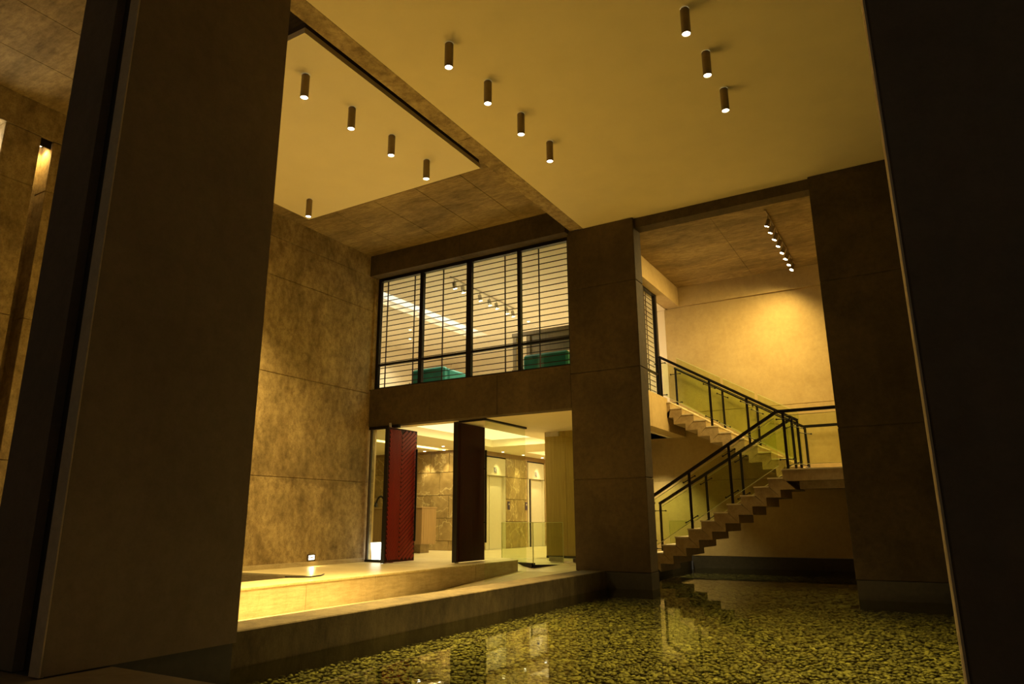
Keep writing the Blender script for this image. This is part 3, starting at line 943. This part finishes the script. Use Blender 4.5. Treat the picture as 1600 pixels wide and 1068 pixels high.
for x, y, lab in ((-15.4, 20.12, 'small downlight over the left part of the brown marble wall'),
                  (-14.55, 20.12, 'small downlight over the marble wall beside the dark pivot door'),
                  (-16.3, 19.2, 'small downlight above the reception counter, seen through the sidelight'),
                  (-13.85, 19.1, 'small downlight in the lobby ceiling above the red door'),
                  (-13.2, 21.9, 'small downlight in front of the first lift'),
                  (-13.2, 23.4, 'small downlight in front of the marble pier between the lifts'),
                  (-13.2, 24.95, 'small downlight in front of the second lift')):
    downlight(x, y, 3.41, lab, 'lobby downlights', 130, LOBBYC)
downlight(-7.0, 19.9, 3.41, 'small added downlight in the soffit, brightening the foot of the stairs', 'lobby downlights', 420, LOBBYC, 95)  # added lamp, brightens the wall and soffit near the stair foot
for x, y, lab in ((-15.0, 18.6, 'small upper room downlight left of the light cove, right of the pair'), (-15.8, 19.6, 'small upper room downlight left of the light cove, left of the pair'),
                  (-10.95, 19.86, 'small upper room downlight right of the track, nearest'), (-11.1, 21.9, 'small upper room downlight right of the track, middle'), (-11.1, 22.9, 'small upper room downlight right of the track, farthest')):
    downlight(x, y, 7.5, lab, 'upper room downlights', 170, ROOMC, 120)

# recessed wall lamp low on the concrete wall
e = empty('wall_lamp', (-12.59, 12.245, 0.1), 'small square lamp set low in the concrete wall above the platform', 'wall lamp')
boxes('frame', [((-12.6, 12.13, 0.115), (-12.57, 12.36, 0.14)), ((-12.6, 12.13, 0.235), (-12.57, 12.36, 0.26)), ((-12.6, 12.13, 0.14), (-12.57, 12.155, 0.235)), ((-12.6, 12.335, 0.14), (-12.57, 12.36, 0.235))], 'darkedge', e)
box('lens', (-12.6, 12.155, 0.14), (-12.58, 12.335, 0.235), 'dl', e)
box('louvre', (-12.58, 12.19, 0.17), (-12.57, 12.30, 0.20), 'cream', e)
spot('lamp', (-12.55, 12.245, 0.19), 12, WARM, 150, 0.8, 0.04, e, (1, 0, -0.6))

# slot lamps in the left wall
e = empty('slot_lamp', (-12.8, 5.4, 7.45), 'hooded lamp at the top of the narrow lit slot in the concrete wall', 'wall lamp', 'slot lamps')
boxes('hood', [((-12.66, 5.31, 7.40), (-12.64, 5.49, 7.55)), ((-12.96, 5.31, 7.53), (-12.66, 5.49, 7.55))], 'black', e)
box('lens', (-12.94, 5.34, 7.525), (-12.80, 5.46, 7.53), 'slotl', e)
spot('lamp', (-12.82, 5.40, 7.50), 40, WARM, 120, 0.8, 0.03, e)

e = empty('slot_lamp', (-12.9, 4.47, 0.2), 'glowing panel in the wall slot at the very left edge', 'wall lamp', 'slot lamps')
box('lamp_body', (-12.955, 4.22, 5.2), (-12.93, 4.72, 7.5), 'black', e)
box('lens', (-12.93, 4.22, 5.2), (-12.92, 4.72, 7.48), 'slotl', e)

# ================================================================== ENTRANCE DOORS
d = empty('pivot_door', (-11.6, 14.2, 0), 'red timber pivot door with chevron grooves standing open', 'door')
box('leaf', (-11.655, 13.62, 0.02), (-11.562, 14.77, 3.30), 'red', d)
box('edge_strip', (-11.665, 13.605, 0.01), (-11.555, 13.622, 3.31), 'black', d)
# chevron slats on the face
V, F = [], []


def slat(y0, z0, y1, z1, w=0.018):
    dy, dz = y1 - y0, z1 - z0
    l = math.hypot(dy, dz)
    if l < 0.06:
        return
    ny, nz = -dz / l * w, dy / l * w
    k = len(V)
    for X in (-11.562, -11.546):
        for y, z in ((y0 - ny, z0 - nz), (y1 - ny, z1 - nz), (y1 + ny, z1 + nz), (y0 + ny, z0 + nz)):
            V.append((X, y, z))
    for q in BOXF:
        F.append(tuple(i + k for i in q))


ya, yb = 13.67, 14.72
ysp = ya + 0.47


def clip_top(y0, z0, y1, z1, zt=3.25, zb=0.08):
    """keep the part of a rising slat (z0 < z1) between the bottom and top of the leaf"""
    if z1 > zt:
        f = (zt - z0) / (z1 - z0)
        y1, z1 = y0 + (y1 - y0) * f, zt
    if z0 < zb:
        f = (zb - z0) / (z1 - z0)
        y0, z0 = y0 + (y1 - y0) * f, zb
    return y0, z0, y1, z1


zz_ = -0.94
while zz_ < 3.2:
    for y1_, dz_ in ((ya, 0.50 * 1.64), (yb, (yb - ysp) * 0.75)):
        if zz_ + dz_ > 0.10:
            slat(*clip_top(ysp, zz_, y1_, zz_ + dz_), w=(0.0215 if y1_ == ya else 0.036))
    zz_ += 0.112
box('groove_shade_plate', (-11.562, 13.63, 0.03), (-11.558, 14.76, 3.29), 'dkdoor', d)  # dark plate, paints the shade inside the chevron grooves
mesh('chevron_slats', V, F, 'red', d)['kind'] = 'stuff'
h = tubes('pull_bar', [((-11.505, 14.70, 0.50), (-11.505, 14.70, 2.82), 0.028, 10)], 'black', d)
tubes('bar_standoff', [((-11.56, 14.70, 0.95), (-11.505, 14.70, 0.95), 0.014, 8), ((-11.56, 14.70, 2.35), (-11.505, 14.70, 2.35), 0.014, 8)], 'black', h)
tubes('pivot', [((-11.61, 13.72, 0.0), (-11.61, 13.72, 0.03), 0.05, 12), ((-11.61, 13.72, 3.3), (-11.61, 13.72, 3.41), 0.03, 12)], 'steel', d)

d = empty('pivot_door', (-10.03, 15.0, 0), 'dark brown timber pivot door standing open in the middle of the entrance', 'door')
box('leaf', (-10.08, 14.36, 0.03), (-9.975, 15.62, 3.385), 'dkdoor', d)
box('edge_strip', (-10.09, 14.35, 0.02), (-9.965, 14.362, 3.39), 'black', d)
box('face_panel', (-9.975, 14.47, 0.05), (-9.965, 15.56, 3.33), 'dkdoor', d)
box('steel_edge', (-10.06, 15.62, 0.03), (-9.98, 15.635, 3.38), 'steel', d)
h = tubes('pull_bar', [((-9.90, 15.56, 0.45), (-9.90, 15.56, 2.78), 0.028, 10)], 'black', d)
tubes('bar_standoff', [((-9.97, 15.56, 0.95), (-9.90, 15.56, 0.95), 0.014, 8), ((-9.97, 15.56, 2.3), (-9.90, 15.56, 2.3), 0.014, 8)], 'black', h)
tubes('pivot', [((-10.03, 14.46, 0.0), (-10.03, 14.46, 0.04), 0.05, 12), ((-10.03, 14.46, 3.37), (-10.03, 14.46, 3.41), 0.03, 12)], 'steel', d)

# glass sidelight left of the red door
s = empty('glass_sidelight', (-12.1, 14.08, 0), 'narrow clear glass sidelight between the concrete wall and the red door', 'glass panel')
box('pane', (-12.50, 14.07, 0.06), (-11.72, 14.08, 3.33), 'glass', s)
box('bottom_rail', (-12.55, 14.02, 0.0), (-11.70, 14.12, 0.06), 'black', s)
box('top_rail', (-12.58, 14.02, 3.33), (-11.60, 14.12, 3.41), 'black', s)
box('side_rail', (-12.56, 14.05, 0.06), (-12.50, 14.10, 3.33), 'darkedge', s)
# overhead track of the middle glazing
s = empty('ceiling_track', (-9.4, 15.2, 3.36), 'black angled track on the lobby ceiling beside the dark door', 'track')
bars('track_run', [((-9.92, 14.34, 3.385), (-9.10, 14.30, 3.385), 0.05, 0.05)], 'black', s)
box('track_run', (-9.18, 14.28, 3.36), (-9.10, 16.34, 3.41), 'black', s)
# glass leaf running under the track
s = empty('glass_leaf', (-9.14, 15.3, 0), 'tall clear glass leaf hanging under the black ceiling track', 'glass panel')
box('pane', (-9.145, 14.33, -0.38), (-9.133, 16.3, 3.36), 'glass', s)
# tall glass door at right
s = empty('glass_door', (-8.0, 17.15, 0), 'tall frameless glass door in front of the tan veneer wall', 'door')
box('pane', (-8.97, 17.14, -0.04), (-6.75, 17.152, 3.34), 'gglass', s)
box('patch_fitting', (-8.95, 17.11, 3.22), (-8.55, 17.18, 3.34), 'steel', s)
box('patch_fitting', (-8.90, 17.11, -0.05), (-8.50, 17.18, 0.06), 'steel', s)
box('bottom_rail', (-8.2, 17.10, -0.06), (-6.75, 17.19, 0.02), 'darkedge', s)
# low glass guard with black floor channels
s = empty('glass_guard', (-9.15, 16.8, -0.25), 'low corner guard of green glass in black floor channels, right of the platform', 'glass panel')


def gpanel(a, b, zb, zt):
    a, b = Vector((a[0], a[1], 0)), Vector((b[0], b[1], 0))
    d_ = (b - a).normalized()
    n_ = Vector((-d_.y, d_.x, 0)) * 0.006
    v = []
    for z_ in (zb, zt):
        for q in (a - n_, b - n_, b + n_, a + n_):
            v.append((q.x, q.y, z_))
    g = mesh('glass_panel', v, BOXF, 'gglass', s)
    n_ = n_ * 1.3
    for (za, zc), (q0, q1) in (((zt, zt + 0.012), (a, b)), ((zb, zt), (a, a + d_ * 0.012)), ((zb, zt), (b - d_ * 0.012, b))):
        v = []
        for z_ in (za, zc):
            for q in (q0 - n_, q1 - n_, q1 + n_, q0 + n_):
                v.append((q.x, q.y, z_))
        mesh('glass_edge', v, BOXF, 'gedge', g)
    n_ = n_ * 8
    v = []
    for z_ in (zb - 0.1, zb + 0.035):
        for q in (a - n_, b - n_, b + n_, a + n_):
            v.append((q.x, q.y, z_))
    mesh('floor_channel', v, BOXF, 'black', s)


gpanel((-9.14, 16.68), (-8.44, 17.05), -0.16, 0.93)
gpanel((-9.14, 16.68), (-10.43, 17.22), -0.12, 0.93)

# reception counter, lamp on it, lantern by the sidelight
c = empty('reception_counter', (-14.9, 18.5, 0), 'brown veneer reception counter partly hidden behind the red door', 'counter')
bbox('front_panel', (-16.3, 18.2, 0.28), (-13.97, 18.3, 1.38), 'desk', c, 0.01)
bbox('counter_top', (-16.32, 18.17, 1.38), (-13.95, 19.0, 1.42), 'desk', c, 0.01)
box('end_panel', (-14.05, 18.3, 0.28), (-13.97, 18.95, 1.38), 'desk', c)
box('end_panel', (-16.3, 18.3, 0.28), (-16.22, 18.95, 1.38), 'desk', c)
box('recessed_base', (-16.1, 18.45, 0.0), (-14.2, 18.9, 0.30), 'marb', c)
e = empty('desk_lamp', (-15.95, 18.5, 1.42), 'small black arched desk lamp on the reception counter', 'lamp')
arc = [(-15.95 + 0.20 * math.cos(t), 18.5, 1.46 + 0.34 * math.sin(t)) for t in np.linspace(0, math.pi, 9)]
tubes('arm', [(a, b, 0.035, 8) for a, b in zip(arc[:-1], arc[1:])], 'black', e)
tubes('base', [((-15.75, 18.5, 1.42), (-15.75, 18.5, 1.46), 0.1, 14)], 'black', e)
tubes('shade', [((-16.15, 18.5, 1.47), (-16.15, 18.5, 1.60), 0.075, 12, 0.04)], 'black', e)
e = empty('lantern', (-12.38, 14.45, 0), 'glowing white square lantern on the floor inside the sidelight', 'lantern')
v = [(-12.55, 14.30, 0.02), (-12.21, 14.30, 0.02), (-12.21, 14.60, 0.02), (-12.55, 14.60, 0.02), (-12.58, 14.27, 0.46), (-12.18, 14.27, 0.46), (-12.18, 14.63, 0.46), (-12.58, 14.63, 0.46)]
mesh('shade', v, BOXF, 'lantern', e)
box('base', (-12.54, 14.31, 0.0), (-12.22, 14.59, 0.02), 'cream', e)

# ================================================================== UPPER ROOM FURNITURE
def sofa(x0, x1, y0, y1, ztop, label):
    e = empty('sofa', ((x0 + x1) / 2, (y0 + y1) / 2, 4.25), label, 'sofa', 'teal sofas in the upper room')
    bbox('backrest', (x0, y0, 4.33), (x1, y0 + 0.22, ztop), 'teal', e, 0.05)
    bbox('arm', (x1 - 0.2, y0 + 0.23, 4.33), (x1, y1, ztop - 0.02), 'teal', e, 0.05)
    bbox('arm', (x0, y0 + 0.23, 4.33), (x0 + 0.2, y1, ztop - 0.02), 'teal', e, 0.05)
    bbox('seat', (x0 + 0.21, y0 + 0.23, 4.33), (x1 - 0.21, y1, 4.70), 'teal', e, 0.04)
    for x in (x0 + 0.06, x1 - 0.06):
        for y in (y0 + 0.06, y1 - 0.06):
            tubes('leg', [((x, y, 4.25), (x, y, 4.34), 0.025, 8)], 'black', e)


sofa(-12.0, -10.9, 15.0, 16.1, 5.06, 'teal high-backed sofa behind the second pane of the grilled window')
sofa(-8.45, -7.2, 15.0, 16.1, 5.04, 'dark teal sofa behind the rightmost pane of the grilled window')
e = empty('wooden_frame_door', (-8.95, 16.2, 4.25), 'brown wooden door frame standing in the upper room behind the third pane', 'door')
for x in (-9.38, -8.95):
    bbox('post', (x - 0.06, 16.2, 4.25), (x + 0.06, 16.3, 5.92), 'roomwood', e, 0.006)
bbox('head', (-9.46, 16.19, 5.92), (-7.6, 16.31, 6.02), 'roomwood', e, 0.006)
bbox('panel', (-8.89, 16.23, 5.35), (-7.6, 16.27, 5.92), 'roomwood', e, 0.004)
bbox('post', (-7.6, 16.2, 4.25), (-7.5, 16.3, 6.02), 'roomwood', e, 0.006)
e = empty('folding_easel', (-12.1, 15.2, 4.25), 'small wire display stand at the left end of the window', 'stand')
tubes('wire_leg', [((-12.3, 15.1, 4.25), (-12.22, 15.2, 4.75), 0.012, 6), ((-12.14, 15.1, 4.25), (-12.22, 15.2, 4.75), 0.012, 6), ((-12.2, 15.4, 4.25), (-12.22, 15.2, 4.75), 0.012, 6)], 'bronze', e)
bbox('board', (-12.36, 15.15, 4.45), (-12.06, 15.17, 4.72), 'cream', e, 0.004)

# ================================================================== PEBBLES
def pebble_shape(n=8):
    v = [(0, 0, 1.0)]
    for rr, h in ((0.62, 0.80), (1.0, 0.15), (0.8, -0.55)):
        for i in range(n):
            t = 2 * math.pi * (i + 0.5 * (rr == 1.0)) / n
            v.append((rr * math.cos(t), rr * math.sin(t), h))
    f = [(0, 1 + i, 1 + (i + 1) % n) for i in range(n)]
    for k in (0, 1):
        a, b = 1 + k * n, 1 + (k + 1) * n
        for i in range(n):
            f += [(a + i, b + i, b + (i + 1) % n), (a + i, b + (i + 1) % n, a + (i + 1) % n)]
    return np.array(v), f


PV, PF = pebble_shape()
pts = []
for (x0, x1, y0, y1, sp) in ((-5.9, 1.9, 4.4, 9.5, 0.053), (-5.9, 0.9, 9.5, 13.95, 0.062), (-6.1, 0.5, 13.95, 20.9, 0.1)):
    nx, ny = int((x1 - x0) / sp), int((y1 - y0) / sp)
    gx, gy = np.meshgrid(np.arange(nx), np.arange(ny))
    gx = gx + 0.5 * (gy % 2)
    P = np.stack([x0 + (gx.ravel() + rng.uniform(-.38, .38, gx.size)) * sp, y0 + (gy.ravel() + rng.uniform(-.38, .38, gx.size)) * sp], 1)
    pts.append(np.concatenate([P, np.full((len(P), 1), sp)], 1))
pts = np.concatenate(pts)
bad = ((pts[:, 0] > -0.03) & (pts[:, 0] < 1.7) & (pts[:, 1] < 4.6)) | ((pts[:, 0] < -4.9) & (pts[:, 1] > 13.9) & (pts[:, 1] < 14.6)) \
    | ((pts[:, 0] > -1.4) & (pts[:, 1] > 13.9) & (pts[:, 1] < 14.6)) | ((pts[:, 0] < -5.4) & (pts[:, 1] < 4.6))
pts = pts[~bad]
n = len(pts)
sx = pts[:, 2] * rng.uniform(0.48, 0.80, n)
sy = sx * rng.uniform(0.6, 0.95, n)
sz = sx * rng.uniform(0.28, 0.5, n)
ang = rng.uniform(0, math.pi, n)
zc = ZBED + sz * 0.3 + rng.uniform(-0.008, 0.02, n)
tx, ty = rng.normal(0, 0.12, n), rng.normal(0, 0.12, n)
# the 300 that show largest: nearest inside the picture
cx = (pts[:, 0] * _r2[0] + pts[:, 1] * _r2[1] + (zc - 1) * _r2[2])
cy = (pts[:, 0] * _u2[0] + pts[:, 1] * _u2[1] + (zc - 1) * _u2[2])
cz = (pts[:, 0] * _f[0] + pts[:, 1] * _f[1] + (zc - 1) * _f[2])
px, py = cx / cz * FPX + 800, 534 - cy / cz * FPX
infr = (px > 385) & (px < 1490) & (py < 1062) & (py > 900) & (cz > 0)
score = np.where(infr, sx / cz, 0)
single = set(np.argsort(-score)[:300].tolist())


def pverts(i):
    v = PV * np.array([sx[i], sy[i], sz[i]])
    c_, s_ = math.cos(ang[i]), math.sin(ang[i])
    o = np.empty_like(v)
    o[:, 0] = v[:, 0] * c_ - v[:, 1] * s_
    o[:, 1] = v[:, 0] * s_ + v[:, 1] * c_
    o[:, 2] = v[:, 2] + o[:, 0] * tx[i] + o[:, 1] * ty[i]
    return o


pme = bpy.data.meshes.new('pebble')
pme.from_pydata([tuple(v) for v in PV], [], PF)
for q in pme.polygons:
    q.use_smooth = True
pme.materials.append(M['peb1'])
rest = []
for i in range(n):
    if i in single:
        o = bpy.data.objects.new('pebble', pme)
        o.location = (pts[i, 0], pts[i, 1], zc[i])
        o.scale = (sx[i], sy[i], sz[i])
        o.rotation_euler = (ty[i], -tx[i], ang[i])
        COL.objects.link(o)
        tag(o, 'flat rounded river pebble lying among the nearest stones on the pool bed', 'pebble', 'nearest pebbles on the pool bed')
    else:
        rest.append(i)
nv, nf = len(PV), len(PF)
AV = np.concatenate([pverts(i) + np.array([pts[i, 0], pts[i, 1], zc[i]]) for i in rest])
FA = np.array(PF, dtype=np.int32)
AF = (FA[None] + (np.arange(len(rest)) * nv)[:, None, None]).reshape(-1, 3)
me = bpy.data.meshes.new('pebble_bed')
me.vertices.add(len(AV))
me.vertices.foreach_set('co', AV.astype(np.float32).ravel())
me.loops.add(AF.size)
me.loops.foreach_set('vertex_index', AF.astype(np.int32).ravel())
me.polygons.add(len(AF))
me.polygons.foreach_set('loop_start', np.arange(0, AF.size, 3, dtype=np.int32))
me.polygons.foreach_set('loop_total', np.full(len(AF), 3, dtype=np.int32))
me.polygons.foreach_set('use_smooth', np.ones(len(AF), dtype=bool))
me.update(calc_edges=True)
me.materials.append(M['peb'])
o = bpy.data.objects.new('pebble_bed', me)
COL.objects.link(o)
tag(o, 'carpet of river pebbles covering the rest of the pool bed', 'pebbles', kind='stuff')
